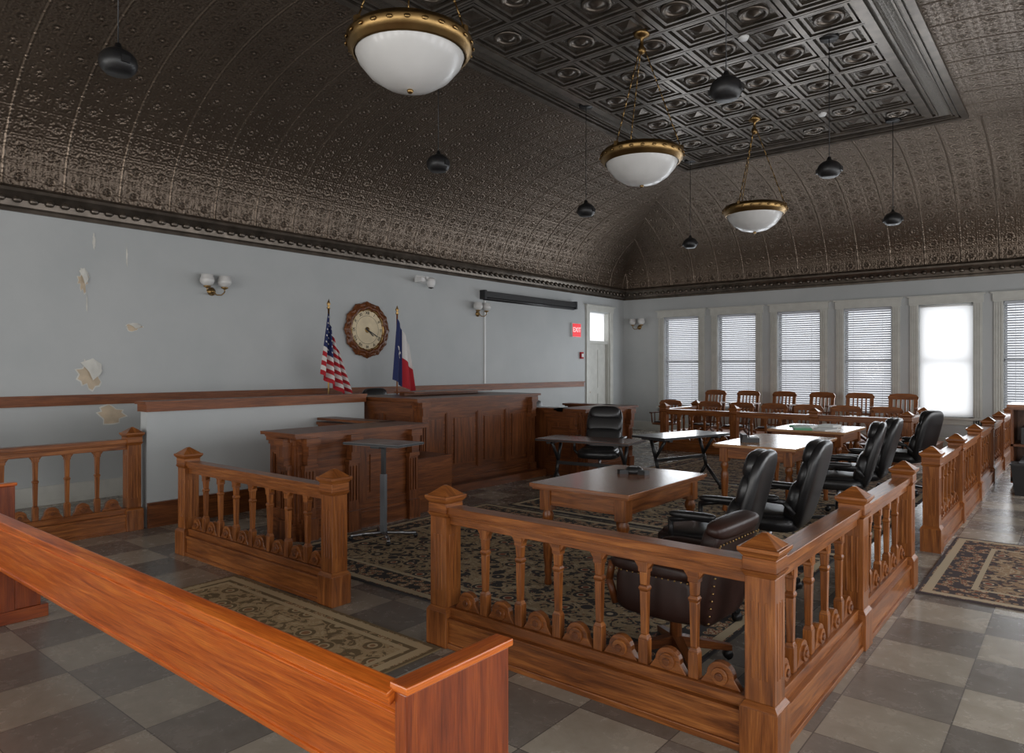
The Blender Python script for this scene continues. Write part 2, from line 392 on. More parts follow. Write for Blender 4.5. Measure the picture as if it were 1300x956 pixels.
for wi,x in enumerate(WX):
    b=B(); xa,xb=x,x+WW
    for (p,q,r_,s_) in((xa,xa+.05,WZ0,WZ1),(xb-.05,xb,WZ0,WZ1),(xa,xb,WZ0,WZ0+.06),(xa,xb,WZ1-.05,WZ1),(xa,xb,1.72,1.77)):
        b.box(p,q,YF+.13,YF+.17,r_,s_,TRIM)
    b.box(xa+.05,xb-.05,YF+.148,YF+.152,WZ0+.06,WZ1-.05,GLASS)
    for s_,xx in((-1,xa),(1,xb)):
        xo=xx+s_*.15
        b.box(min(xx,xo),max(xx,xo),YF-.03,YF-.001,.22,WZ1+.02,TRIM)
        for t in(.03,.07,.11): b.box(xx+s_*t-.006,xx+s_*t+.006,YF-.042,YF-.03,.5,WZ1-.02,TRIM)
    b.box(xa-.17,xb+.17,YF-.04,YF-.001,WZ1+.02,WZ1+.15,TRIM)
    b.box(xa-.20,xb+.20,YF-.075,YF-.001,WZ1+.15,WZ1+.18,TRIM)
    b.box(xa-.17,xb+.17,YF-.05,YF-.001,WZ1,WZ1+.025,TRIM)
    b.box(xa-.18,xb+.18,YF-.09,YF+.12,WZ0-.035,WZ0,TRIM)
    b.box(xa-.15,xb+.15,YF-.03,YF-.001,WZ0-.14,WZ0-.035,TRIM)
    b.obj('window_%d'%(wi+1))
    b=B()
    if wi==4:
        b.box(xa+.01,xb-.01,YF+.05,YF+.052,WZ0+.01,WZ1-.02,SHADE)
        b.cyl((xa+.01,YF+.05,WZ1-.03),(xb-.01,YF+.05,WZ1-.03),.022,WHT)
        b.obj('roller_shade')
    else:
        b.box(xa+.01,xb-.01,YF+.02,YF+.07,WZ1-.06,WZ1-.005,BLIND)
        z=WZ1-.085
        while z>WZ0+.03:
            M=T((xa+xb)/2,YF+.05,z)@RX(42)
            b.box(-(WW/2-.015),WW/2-.015,-.027,.027,-.0012,.0012,BLIND,M); z-=.048
        b.box(xa+.015,xb-.015,YF+.03,YF+.07,WZ0+.005,WZ0+.025,BLIND)
        for t in(.2,.8): b.cyl((xa+WW*t,YF+.018,WZ0+.02),(xa+WW*t,YF+.018,WZ1-.05),.0025,WHT,seg=5)
        b.obj('window_blind')
k=len(WX)
for y in RWY:
    k+=1; b=B()
    for (p,q,r_,s_) in((y,y+.05,WZ0,WZ1),(y+1.05,y+1.1,WZ0,WZ1),(y,y+1.1,WZ0,WZ0+.05),(y,y+1.1,WZ1-.05,WZ1),(y,y+1.1,1.72,1.77)):
        b.box(XR+.12,XR+.17,p,q,r_,s_,TRIM)
    b.obj('window_%d'%k)
for x in BWX:
    k+=1; b=B()
    for (p,q,r_,s_) in((x,x+.05,WZ0,WZ1),(x+1.05,x+1.1,WZ0,WZ1),(x,x+1.1,WZ0,WZ0+.05),(x,x+1.1,WZ1-.05,WZ1),(x,x+1.1,1.72,1.77)):
        b.box(p,q,YB-.17,YB-.12,r_,s_,TRIM)
    b.obj('window_%d'%k)
b=B()
for s_,yy in((-1,DY0),(1,DY1)):
    yo=yy+s_*.14; b.box(XL+.001,XL+.035,min(yy,yo),max(yy,yo),0,DZ+.02,TRIM)
    ya_,yb_=(yy,yy+.03) if s_<0 else (yy-.03,yy)
    b.box(XL-.24,XL+.001,ya_,yb_,0,DZ,TRIM)
b.box(XL+.001,XL+.045,DY0-.16,DY1+.16,DZ+.02,DZ+.14,TRIM); b.box(XL+.001,XL+.08,DY0-.19,DY1+.19,DZ+.14,DZ+.17,TRIM)
b.box(XL-.2,XL-.02,DY0+.03,DY1-.03,2.2,2.27,TRIM)
b.box(XL-.12,XL-.08,DY0+.03,DY1-.03,0.005,2.2,TRIM)
for (ya,yb,za,zb) in((.12,.42,.25,.95),(.53,.83,.25,.95),(.12,.42,1.1,2.05),(.53,.83,1.1,2.05)):
    b.box(XL-.085,XL-.07,DY0+ya,DY0+yb,za,zb,TRIM)
b.ell((XL-.05,DY0+.1,1.0),(.06,.06,.06),BRS)
b.box(XL-.13,XL-.125,DY0+.03,DY1-.03,2.27,DZ,SHADE)
b.obj('door_1')

b=B(); PX=-7.25
b.box(PX-.14,PX,3.12,5.85,0.0,1.16,WALL)
b.box(PX-.17,PX+.04,3.10,5.85,1.16,1.235,RAILW); b.box(PX-.19,PX+.06,3.08,5.85,1.235,1.265,RAILW)
b.box(PX,PX+.03,3.12,5.0,0,.22,OAKD); b.box(PX,PX+.04,3.12,5.0,.22,.25,OAKD)
b.obj('wall_partition')

# ---------------------------------------------------------------- railings
def post(b,M,h=.80,w=.125):
    b.fr(0,0,0,w+.035,w+.035,.20,w+.035,w+.035,OAK,M); b.fr(0,0,.20,w+.035,w+.035,.225,w,w,OAK,M)
    b.box(-w/2,w/2,-w/2,w/2,.225,h-.06,OAK,M)
    q=w/2
    for s1 in(-1,1):
        for k in(-.028,0,.028):
            b.box(k-.006,k+.006,s1*q-.003,s1*q+.003,.32,h-.16,OAK,M)
            b.box(s1*q-.003,s1*q+.003,k-.006,k+.006,.32,h-.16,OAK,M)
    b.fr(0,0,h-.06,w,w,h-.035,w+.03,w+.03,OAK,M); b.box(-w/2-.008,w/2+.008,-w/2-.008,w/2+.008,h-.035,h+.02,OAK,M)
    b.fr(0,0,h+.02,w+.01,w+.01,h+.045,w+.05,w+.05,OAK,M); b.fr(0,0,h+.045,w+.05,w+.05,h+.062,w+.05,w+.05,OAK,M)
    b.fr(0,0,h+.062,w+.03,w+.03,h+.115,.02,.02,OAK,M)
def section(b,M,L,h=.80):
    b.box(0,L,-.055,.055,0,.15,OAK,M); b.box(0,L,-.065,.065,.15,.172,OAK,M); b.box(0,L,-.068,.068,0,.03,OAK,M)
    b.box(0,L,-.038,.038,.172,.225,OAK,M)
    b.box(0,L,-.055,.055,h-.04,h,OAK,M); b.box(0,L,-.045,.045,h-.055,h-.04,OAK,M); b.box(0,L,-.03,.03,h-.10,h-.055,OAK,M)
    n=max(2,round(L/.25)); sp=L/n
    MR=M@RX(90)
    for i in range(n+1):
        x=i*sp
        if 0<i<n:
            b.box(x-.024,x+.024,-.022,.022,.225,.34,OAK,M)
            b.fr(x,0,.34,.048,.044,.36,.03,.03,OAK,M); b.fr(x,0,.36,.03,.03,.56,.038,.036,OAK,M)
            b.fr(x,0,.56,.038,.036,.575,.05,.046,OAK,M); b.fr(x,0,.575,.05,.046,.59,.034,.034,OAK,M)
            b.fr(x,0,.59,.034,.034,h-.15,.04,.04,OAK,M); b.box(x-.025,x+.025,-.024,.024,h-.15,h-.10,OAK,M)
            b.fr(x,0,h-.135,.05,.036,h-.10,.10,.036,OAK,M)
        if i<n:
            cx=x+sp/2; r=.062
            pl=[(r*math.cos(a),.268+r*math.sin(a)) for a in [math.pi*k/10 for k in range(11)]]
            pl=[(cx+p,q) for p,q in pl]+[(cx-r-.03,.225),(cx+r+.03,.225)]
            b.prism(pl,.036,OAK,MR@T(0,0,-.018))
            b.lathe([(.038,-.03),(.038,.03)],OAK,MR@T(cx,.27,0),14,smooth=False)
            b.lathe([(.018,-.038),(.02,.0),(.018,.038)],OAKD,MR@T(cx,.27,0),10,smooth=False)
def railing(pts,h=.80,bevel=.003):
    b=B()
    for p in pts: post(b,T(p[0],p[1],0),h)
    for p,q in zip(pts[:-1],pts[1:]):
        d=Vector((q[0]-p[0],q[1]-p[1])); L=d.length-.125; a=math.degrees(math.atan2(d.y,d.x)); d.normalize()
        section(b,T(p[0]+d.x*.0625,p[1]+d.y*.0625,0)@RZ(a),L,h)
    return b.obj('courtroom_railing',bevel=bevel)
RX0=-1.03; RY0=2.93
railing([(-6.0,RY0),(-3.95,RY0)])
railing([(-2.89,RY0),(RX0,RY0),(RX0,4.40),(RX0,5.84)])
railing([(RX0,7.08),(RX0,8.6),(RX0,10.2),(RX0,11.8),(RX0,13.4),(RX0,15.3)],bevel=0)
railing([(-7.3,.2),(-7.3,1.6),(-7.3,3.0)],.90,bevel=.003)
railing([(-6.35,13.95),(-6.35,12.5),(-4.95,12.5),(-3.55,12.5),(-2.15,12.5),(-2.15,13.95)],bevel=0)

# ---------------------------------------------------------------- pew
b=B()
ya,yb=1.075,1.235
p,q=-5.2,-1.225
a=math.degrees(math.atan2(yb-ya,.87-.45)); Mb=T(0,ya,.87)@RX(a)
b.box(p,q,-.014,.014,-.40,-.03,PEW,Mb)
b.box(p,q,-.026,.022,-.035,0.0,PEW,Mb); b.box(p,q,-.02,.02,-.075,-.06,PEW,Mb)
b.box(p,q,-.02,.02,-.40,-.375,PEW,Mb)
b.box(p,q,1.25,1.60,.44,.465,PEW)
b.box(p,q,1.54,1.56,.36,.44,PEW)
for xx in(p,q):
    s_=-1 if xx==p else 1; xa,xb=sorted((xx,xx+s_*.04))
    b.box(xa,xb,1.075,1.44,.06,.86,PEWD); b.box(xa-.012,xb+.008,1.07,1.45,.86,.88,PEW); b.box(xa-.012,xb+.012,1.04,1.62,0,.08,PEWD)
    b.box(xa,xb,1.44,1.58,.08,.46,PEWD)
b.obj('courtroom_pew',bevel=.004)

# ---------------------------------------------------------------- rugs
def rug(name,x0,x1,y0,y1,cols):
    L,W=x1-x0,y1-y0; m=rugmat(name+'_pile',L,W,*cols); b=B(); cx,cy=(x0+x1)/2,(y0+y1)/2
    vs=[(x0,y0,.010),(x1,y0,.010),(x1,y1,.010),(x0,y1,.010)]
    b.add(vs,[(0,1,2,3)],m,I4,False,[[(v[0]-cx,v[1]-cy) for v in vs]])
    vb=[(v[0],v[1],.0) for v in vs]
    b.add(vs+vb,[(0,1,5,4),(1,2,6,5),(2,3,7,6),(3,0,4,7),(4,5,6,7)],m)
    return b.obj(name,recalc=False)
C1=((.33,.25,.155),(.06,.055,.055),(.23,.07,.045),(.46,.38,.26))
C2=((.38,.27,.15),(.17,.12,.065),(.26,.14,.07),(.46,.35,.21))
C3=((.27,.18,.11),(.07,.055,.055),(.20,.06,.04),(.40,.32,.22))
rug('oriental_rug',-5.45,-1.6,3.35,6.2,C1)
rug('oriental_rug',-5.2,-1.5,6.3,9.3,C1)
rug('oriental_rug',-5.4,-1.5,9.4,12.1,C3)
rug('runner_rug',-5.05,-2.83,1.75,2.83,C2)
rug('oriental_rug',-.93,1.3,5.68,7.75,C3)
RG=.0105
# ---------------------------------------------------------------- benches
def facade(b,face,fix,a0,a1,h,npan,mat=OAKD,out=1):
    def bx(p,q,d0,d1,z0,z1,m=mat):
        lo,hi=sorted((fix+out*d0,fix+out*d1))
        if face=='x': b.box(lo,hi,p,q,z0,z1,m)
        else: b.box(p,q,lo,hi,z0,z1,m)
    bx(a0,a1,0,.05,0,.16); bx(a0,a1,0,.035,.16,.19)
    bx(a0,a1,0,.022,.19,.26); bx(a0,a1,0,.022,h-.2,h-.12)
    bx(a0,a1,0,.04,h-.12,h-.085); bx(a0,a1,0,.065,h-.085,h-.05)
    w=(a1-a0)/npan
    for i in range(npan+1):
        c=a0+i*w; hw=.045
        p=max(a0,c-hw); q=min(a1,c+hw)
        bx(p,q,0,.022,.26,h-.2)
    for i in range(npan):
        p=a0+i*w+.045; q=a0+(i+1)*w-.045
        if q-p<.12: continue
        bx(p,q,0,.014,.26,.275); bx(p,q,0,.014,h-.215,h-.2); bx(p,p+.015,0,.014,.275,h-.215); bx(q-.015,q,0,.014,.275,h-.215)
        bx(p+.06,q-.06,0,.012,.34,h-.28)
def pilaster(b,face,fix,c,h,out=1,mat=OAKD):
    def bx(p,q,d1,z0,z1):
        lo,hi=sorted((fix,fix+out*d1))
        if face=='x': b.box(lo,hi,p,q,z0,z1,mat)
        else: b.box(p,q,lo,hi,z0,z1,mat)
    bx(c-.075,c+.075,.075,0,.2); bx(c-.06,c+.06,.05,.2,h-.3)
    for k in(-.035,0,.035): bx(c+k-.008,c+k+.008,.062,.3,h-.36)
    bx(c-.07,c+.07,.07,h-.34,h-.3); bx(c-.05,c+.05,.08,h-.3,h-.22); bx(c-.05,c+.05,.095,h-.22,h-.12); bx(c-.075,c+.075,.105,h-.12,h-.05)
def slab(b,x0,x1,y0,y1,h,mat=OAKD):
    b.box(x0-.03,x1+.03,y0-.03,y1+.03,h-.05,h-.03,mat); b.box(x0-.06,x1+.06,y0-.06,y1+.06,h-.03,h,mat)
b=B(); H=1.22
b.box(-7.15,-6.42,5.96,8.35,0,H-.05,OAKD); facade(b,'x',-6.42,5.96,8.35,H,4); slab(b,-7.6,-6.36,5.96,8.35,H)
b.box(-7.62,-7.15,5.96,6.06,0,H-.05,OAKD); facade(b,'y',5.96,-7.62,-6.42,H,2,out=-1)
b.box(-7.62,-7.15,8.25,8.35,0,H-.05,OAKD)
for c in(6.05,8.26): pilaster(b,'x',-6.40,c,H)
b.box(-6.36,-6.2,5.98,8.41,0,.1,OAKD)
b.box(-7.3,-7.2,6.5,8.0,H,H+.04,OAKD); b.box(-7.35,-6.95,6.45,8.05,H+.04,H+.055,OAKD)
b.obj('judge_bench')
b=B(); b.box(-9.3,-7.7,6.1,8.3,0,.2,OAKD); b.box(-9.3,-7.68,6.1,8.3,.2,.22,OAKD); b.obj('judge_platform')
b=B(); H=1.0
b.box(-6.02,-5.62,3.75,5.25,0,H-.05,OAKD); facade(b,'x',-5.62,3.75,5.25,H,2); facade(b,'y',3.75,-6.02,-5.62,H,1,out=-1)
slab(b,-6.02,-5.57,3.72,5.27,H)
for c in(3.85,4.35,5.14): pilaster(b,'x',-5.60,c,H)
pilaster(b,'y',3.73,-5.72,H,out=-1)
b.box(-7.18,-6.02,5.13,5.25,0,H-.05,OAKD); facade(b,'y',5.13,-7.18,-6.02,H,3,out=-1); b.box(-7.17,-6.0,5.07,5.31,H-.03,H,OAKD)
b.box(-6.36,-5.66,5.31,5.84,0,.6,OAKD)
b.obj('clerk_desk')
b=B()
b.box(-6.05,-5.65,8.55,9.92,0,H-.05,OAKD); facade(b,'x',-5.65,8.55,9.92,H,3); slab(b,-6.05,-5.6,8.53,9.95,H)
b.box(-6.8,-6.05,8.55,8.65,0,H-.05,OAKD); facade(b,'y',8.55,-6.3,-5.65,H,1,out=-1); slab(b,-6.8,-6.0,8.53,8.66,H)
b.box(-6.8,-6.05,9.84,9.94,0,H-.05,OAKD); slab(b,-6.8,-6.0,9.82,9.95,H)
for c in(8.65,9.82): pilaster(b,'x',-5.63,c,H)
pilaster(b,'y',8.53,-5.76,H,out=-1)
b.obj('witness_stand')

# ---------------------------------------------------------------- tables
def counsel_table(x0,x1,y0,y1,top):
    b=B(); h=.76-RG
    b.box(x0,x1,y0,y1,h-.028,h,top); b.box(x0+.015,x1-.015,y0+.015,y1-.015,h-.045,h-.028,OAK)
    i=.07
    b.box(x0+i,x1-i,y0+i,y0+i+.025,h-.16,h-.045,OAK); b.box(x0+i,x1-i,y1-i-.025,y1-i,h-.16,h-.045,OAK)
    b.box(x0+i,x0+i+.025,y0+i,y1-i,h-.16,h-.045,OAK); b.box(x1-i-.025,x1-i,y0+i,y1-i,h-.16,h-.045,OAK)
    for X in(x0+.1,x1-.1):
        for Y in(y0+.1,y1-.1):
            b.box(X-.045,X+.045,Y-.045,Y+.045,h-.2,h-.045,OAK)
            b.lathe([(.025,0),(.03,.02),(.022,.06),(.03,.10),(.026,.13),(.034,.2),(.042,.34),(.04,.42),(.028,.46),(.042,.49),(.042,.52),(.03,.545),(.045,.56)],OAK,T(X,Y,0),14)
    return b.obj('counsel_table',(0,0,RG),bevel=.003)
zt=.76
counsel_table(-3.15,-2.32,4.06,5.3,TABT); counsel_table(-3.2,-2.3,7.45,9.0,TABT2); counsel_table(-3.4,-2.4,9.75,10.9,TABT2)
def phone(loc,rz):
    b=B()
    for k in range(3):
        M=RZ(k*120); b.prism([(-.035,0),(.035,0),(.03,.13),(-.03,.13)],.03,PLA,M)
    b.lathe([(.07,0),(.07,.03),(.05,.05),(.03,.055)],PLA,I4,18); b.box(-.03,.03,-.03,.03,.05,.058,GREY)
    b.obj('conference_phone',loc,rz)
phone((-2.78,4.95,zt),20)
b=B(); b.box(-.09,.09,-.1,.1,0,.05,PLA); b.box(-.09,-.04,-.1,.1,.05,.085,PLA); b.tube([(0,.05,.05),(0,.04,.2),(0,.0,.26)],.006,PLA); b.obj('desk_phone',(-2.95,7.9,zt),30)
b=B(); random.seed(3)
for i in range(7):
    M=T(random.uniform(-.25,.25),random.uniform(-.3,.3),0)@RZ(random.uniform(-30,30)); h=random.uniform(.01,.05)
    b.box(-.11,.11,-.15,.15,0,h,GREEN if i%3==1 else PAPER,M)
b.obj('paper_stack',(-2.88,10.2,zt))
def folding(name,L,W,top,loc,rz):
    b=B(); h=.73
    b.box(-L/2,L/2,-W/2,W/2,h-.028,h,top); b.box(-L/2-.004,L/2+.004,-W/2-.004,W/2+.004,h-.024,h-.006,PLA)
    for s_ in(-1,1):
        X=s_*(L/2-.16)
        b.box(X-.03,X+.03,-W/2+.04,W/2-.04,h-.06,h-.028,PLA)
        b.tube([(X,.1,h-.05),(X,.02,.45),(X,-.02,.3),(X,-W/2+.02,.045)],.022,PLA)
        b.tube([(X,-.14,h-.05),(X,.02,.45)],.02,PLA)
        b.tube([(X,-.02,.3),(X,.08,.15),(X,W/2-.02,.045)],.022,PLA)
        for t in(-1,1): b.cyl((X-.015,t*(W/2-.02),.026),(X+.015,t*(W/2-.02),.026),.026,PLA,seg=12)
    b.box(-L/2+.16,L/2-.16,-.01,.01,.40,.44,PLA)
    b.obj(name,loc,rz)
folding('folding_table',1.2,.55,TABD,(-4.62,7.15,RG),8)
folding('folding_table',1.25,.55,GREY,(-4.05,8.45,RG),75)
b=B(); h=.9
b.box(-.32,.32,-.19,.19,h-.022,h,GREY); b.box(-.325,.325,-.195,.195,h-.018,h-.005,PLA)
b.box(-.05,.05,-.13,.13,h-.05,h-.022,PLA); b.box(-.025,.025,-.02,.02,.05,.6,GREY); b.box(-.02,.02,-.014,.014,.55,h-.05,PLA)
for s_ in(-1,1):
    b.tube([(0,0,.06),(s_*.15,-.12,.05),(s_*.22,-.2,.04)],.016,CHR); b.tube([(0,0,.06),(s_*.15,.12,.05),(s_*.22,.2,.04)],.016,CHR)
    for t in(-1,1): b.ell((s_*.22,t*.2,.022),(.044,.044,.044),PLA,nu=10,nv=8)
b.obj('adjustable_side_table',(-5.05,4.30,RG),10)

# ---------------------------------------------------------------- chairs
def exec_mesh():
    b=B()
    for k in range(5):
        M=RZ(72*k+18)
        b.add([(0,-.03,.07),(0,.03,.07),(0,.03,.115),(0,-.03,.115),(.31,-.018,.055),(.31,.018,.055),(.31,.018,.075),(.31,-.018,.075)],
              [(0,1,2,3),(4,7,6,5),(0,4,5,1),(1,5,6,2),(2,6,7,3),(3,7,4,0)],PLA,M)
        b.cyl((.30,-.022,.027),(.30,.022,.027),.027,PLA,seg=12,M=M)
    b.cyl((0,0,.07),(0,0,.25),.032,PLA); b.cyl((0,0,.25),(0,0,.40),.02,CHR); b.box(-.12,.12,-.14,.14,.385,.41,PLA)
    b.ell((0,.02,.455),(.54,.54,.13),LEA,e=.45); b.ell((0,.03,.49),(.48,.48,.10),LEA,e=.5)
    Mb=T(0,-.2,.44)@RX(15)
    b.ell((0,-.03,.32),(.50,.09,.66),LEA,Mb,.5)
    b.ell((0,.02,.18),(.48,.14,.30),LEA,Mb,.5); b.ell((0,.0,.39),(.49,.12,.24),LEA,Mb,.55); b.ell((0,.01,.545),(.42,.13,.19),LEA,Mb,.65)
    for s_ in(-1,1):
        b.tube([(s_*.24,.12,.42),(s_*.31,.14,.5),(s_*.315,.14,.62),(s_*.31,.0,.645),(s_*.30,-.18,.635),(s_*.27,-.24,.55)],.018,PLA)
        b.ell((s_*.313,.0,.66),(.075,.30,.045),LEA,e=.6)
    return b.mesh('office_chair')
EX=exec_mesh()
for (x,y,z,a) in((-1.95,4.45,RG,97),(-1.85,5.36,RG,94),(-1.9,7.5,RG,98),(-1.9,8.25,RG,92),(-1.8,10.1,RG,75),(-5.0,7.98,RG,200),
                 (-8.25,7.15,.221,-90),(-6.75,9.25,0,-90)):
    place(EX,'office_chair',(x,y,z),a)
b=B()
for k in range(4):
    M=RZ(90*k+45)
    b.add([(0,-.03,.09),(0,.03,.09),(0,.03,.15),(0,-.03,.15),(.33,-.02,.05),(.33,.02,.05),(.33,.02,.08),(.33,-.02,.08)],
          [(0,1,2,3),(4,7,6,5),(0,4,5,1),(1,5,6,2),(2,6,7,3),(3,7,4,0)],OAKD,M)
    b.cyl((.31,-.02,.027),(.31,.02,.027),.027,PLA,seg=12,M=M)
b.cyl((0,0,.1),(0,0,.34),.035,OAKD)
b.ell((0,0,.36),(.54,.56,.14),LEAB,e=.4); b.ell((0,.03,.43),(.48,.48,.11),LEAB,e=.5)
Mb=T(0,-.26,.33)@RX(9)
b.ell((0,0,.24),(.54,.12,.54),LEAB,Mb,.35); b.ell((0,-.015,.49),(.55,.13,.09),LEAB,Mb,.6)
for s_ in(-1,1):
    b.ell((s_*.28,-.02,.44),(.07,.48,.24),LEAB,e=.4); b.ell((s_*.29,0,.58),(.10,.50,.08),LEAB,e=.6)
    b.tube([(s_*.29,.25,.57),(s_*.29,.27,.47),(s_*.27,.24,.34)],.022,OAKD)
    for k in range(14): b.ell((s_*.327,-.24+.037*k,.545),(.012,.012,.012),BRS,nu=8,nv=6)
    for k in range(11): b.ell((s_*.25,-.06,.02+.04*k),(.012,.012,.012),BRS,Mb,nu=8,nv=6)
for k in range(14): b.ell((-.25+.0386*k,-.063,.43),(.012,.012,.012),BRS,Mb,nu=8,nv=6)
o=b.obj('leather_armchair',(-1.72,3.52,RG),88); o.scale=(.93,.93,.97)
def jury_mesh():
    b=B()
    for k in range(4):
        M=RZ(90*k+45)
        b.add([(0,-.03,.10),(0,.03,.10),(0,.03,.17),(0,-.03,.17),(.28,-.02,.0),(.28,.02,.0),(.28,.02,.05),(.28,-.02,.05)],
          [(0,1,2,3),(4,7,6,5),(0,4,5,1),(1,5,6,2),(2,6,7,3),(3,7,4,0)],OAKD,M)
    b.cyl((0,0,.12),(0,0,.40),.04,OAKD)
    b.ell((0,0,.43),(.48,.46,.06),OAK,e=.5); b.ell((0,.01,.46),(.40,.38,.05),LEAB,e=.5)
    Mb=T(0,-.2,.43)@RX(10)
    for k in range(6): b.box(-.19+.076*k-.014,-.19+.076*k+.014,-.01,.01,0,.40,OAK,Mb)
    for s_ in(-1,1): b.box(s_*.225-.02,s_*.225+.02,-.015,.015,0,.42,OAK,Mb)
    pl=[(-.25,.38),(.25,.38),(.26,.42),(.22,.475),(.1,.495),(-.1,.495),(-.22,.475),(-.26,.42)]
    b.prism(pl,.03,OAK,Mb@RX(90)@T(0,0,-.015)); b.box(-.22,.22,-.012,.012,.06,.09,OAK,Mb)
    for s_ in(-1,1):
        b.box(s_*.25-.035,s_*.25+.03,-.24,.16,.64,.665,OAKD); b.cyl((s_*.23,.12,.43),(s_*.25,.12,.64),.015,OAKD); b.cyl((s_*.23,0,.43),(s_*.25,-.02,.64),.012,OAKD)
    return b.mesh('jury_chair')
JM=jury_mesh()
b=B(); b.box(-7.2,-2.1,14.12,15.7,0,.17,OAKD); b.box(-7.2,-2.08,14.09,15.7,.17,.19,OAKD); b.obj('jury_platform')
for k in range(6):
    place(JM,'jury_chair',(-6.4+.752*k,14.75,.191),180+random.uniform(-8,8))
for k in range(6):
    place(JM,'jury_chair',(-5.95+.66*k,13.4,0),180+random.uniform(-10,10))
place(JM,'jury_chair',(-6.85,13.5,0),180)

# ---------------------------------------------------------------- hanging fixtures
def chandelier(x,y):
    b=B(); M=T(x,y,0); zr=4.06
    b.lathe([(.0,-.33),(.08,-.325),(.2,-.295),(.31,-.225),(.39,-.13),(.43,-.03),(.43,.0),(.40,.0),(.36,-.12),(.2,-.26),(.0,-.30)],FROST,M@T(0,0,zr),40)
    b.lathe([(.425,-.075),(.445,-.07),(.455,-.04),(.47,-.035),(.475,.0),(.485,.02),(.48,.04),(.455,.05),(.445,.075),(.42,.07),(.42,-.075)],BRS,M@T(0,0,zr),40,caps=False)
    for k in range(24):
        b.ell((.485,0,.0),(.02,.05,.03),BRS,M@T(0,0,zr)@RZ(15*k),nu=8,nv=6)
    b.ell((0,0,-.34+zr),(.05,.05,.04),BRS,M)
    for k in range(3):
        a=R(120*k+20); c,s_=math.cos(a),math.sin(a)
        p0=Vector((.45*c,.45*s_,zr+.06)); p1=Vector((.04*c,.04*s_,ZC-.22))
        b.box(-.02,.02,-.02,.02,0,.05,BRS,M@T(p0.x,p0.y,p0.z-.02)); n=10
        for i in range(n):
            q0=p0.lerp(p1,i/n); q1=p0.lerp(p1,(i+.86)/n)
            b.cyl(q0,q1,.007,BRS,seg=6,M=M); b.ell(p0.lerp(p1,(i+.93)/n),(.022,.022,.03),BRS,M,nu=8,nv=6)
    b.lathe([(.0,-.26),(.035,-.25),(.05,-.2),(.02,-.16),(.02,-.08),(.05,-.06),(.09,-.045),(.10,-.0)],BRS,M@T(0,0,ZC),18)
    b.obj('pendant_bowl_light')
for y in(3.67,7.3,10.92): chandelier(-4.0,y)
def speaker(x,y):
    b=B(); M=T(x,y,3.93)
    prof=[(.0,-.085)]+[(.135*math.cos(t),.11*math.sin(t)) for t in [R(-50+10*k) for k in range(13)]]+[(.03,.115),(.018,.15),(.0,.15)]
    b.lathe(prof,PLA,M,28)
    b.cyl((0,0,.1),(0,0,ZC-3.93),.005,PLA,seg=6,M=M)
    for s_ in(-1,1): b.box(s_*.13-.015,s_*.13+.015,-.03,.03,-.03,.02,PLA,M)
    b.lathe([(.10,-.03),(.11,0)],PLA,T(x,y,ZC-.03),18)
    b.obj('hanging_speaker')
for x in(-5.72,-2.32):
    for y in(2.25,5.68,8.75,12.3): speaker(x,y)
for (x,y) in((-3.1,8.1),(-3.1,11.3)):
    b=B(); b.lathe([(.0,-.05),(.05,-.05),(.065,-.02),(.065,0)],WHT,T(x,y,ZC-.02),18); b.obj('smoke_detector')

# ---------------------------------------------------------------- wall objects
def sconce(loc,rz):
    b=B()
    b.lathe([(.055,0.001),(.06,.01),(.045,.025),(.02,.035)],BRS,RX(-90),18)
    b.ell((0,.04,0),(.05,.05,.05),BRS)
    for s_ in(-1,1):
        b.tube([(0,.04,0),(s_*.04,.08,-.05),(s_*.09,.11,-.05),(s_*.125,.13,-.01),(s_*.125,.13,.05)],.008,BRS)
        b.lathe([(.015,.03),(.045,.045),(.05,.06),(.03,.065)],BRS,T(s_*.125,.13,0),16)
        b.lathe([(.03,.06),(.075,.085),(.095,.125),(.09,.165),(.075,.19),(.085,.215),(.08,.215),(.07,.19),(.08,.16),(.08,.125),(.03,.07)],FROST,T(s_*.125,.13,0),20,caps=False)
    b.obj('wall_sconce',loc,rz)
sconce((XL,4.91,2.66),-90); sconce((XL,10.43,2.68),-90); sconce((-8.94,YF,2.65),180)
b=B(); M=T(XL+.002,7.62,2.24)@RY(90)
b.lathe([(.32,0),(.44,.0),(.465,.03),(.45,.055),(.41,.05),(.39,.075),(.355,.07),(.33,.04),(.32,0)],OAKD,M,144,mod=lambda a:1+.03*math.cos(12*a)+.012*math.cos(36*a),caps=False)
for k in range(12): b.ell((.42,0,.05),(.07,.13,.045),OAKD,M@RZ(30*k+15)@T(0,0,0),nu=10,nv=6)
b.lathe([(.0,.0),(.345,.0),(.345,.035),(.0,.036)],CREAM,M,48,smooth=False)
b.lathe([(.345,.03),(.35,.06),(.33,.055),(.325,.036)],BRS,M,48,caps=False)
b.lathe([(.235,.0365),(.2375,.038),(.24,.0365)],BLK,M,48,caps=False); b.lathe([(.0,.036),(.05,.037),(.045,.04),(0,.041)],BRS,M,24)
rom=['XII','I','II','III','IIII','V','VI','VII','VIII','IX','X','XI']
for k,t in enumerate(rom):
    b.text(t,.07,BLK,T(XL+.042,7.62,2.24)@RZ(90)@RX(90)@RZ(-30*k)@T(0,.283,0),.002)
Mc=T(XL+.046,7.62,2.24)@RZ(90)@RX(90)
b.box(-.009,.009,-.04,.16,0,.004,BLK,Mc@RZ(-130)); b.box(-.007,.007,-.05,.24,.004,.008,BLK,Mc@RZ(-118))
b.obj('wall_clock')
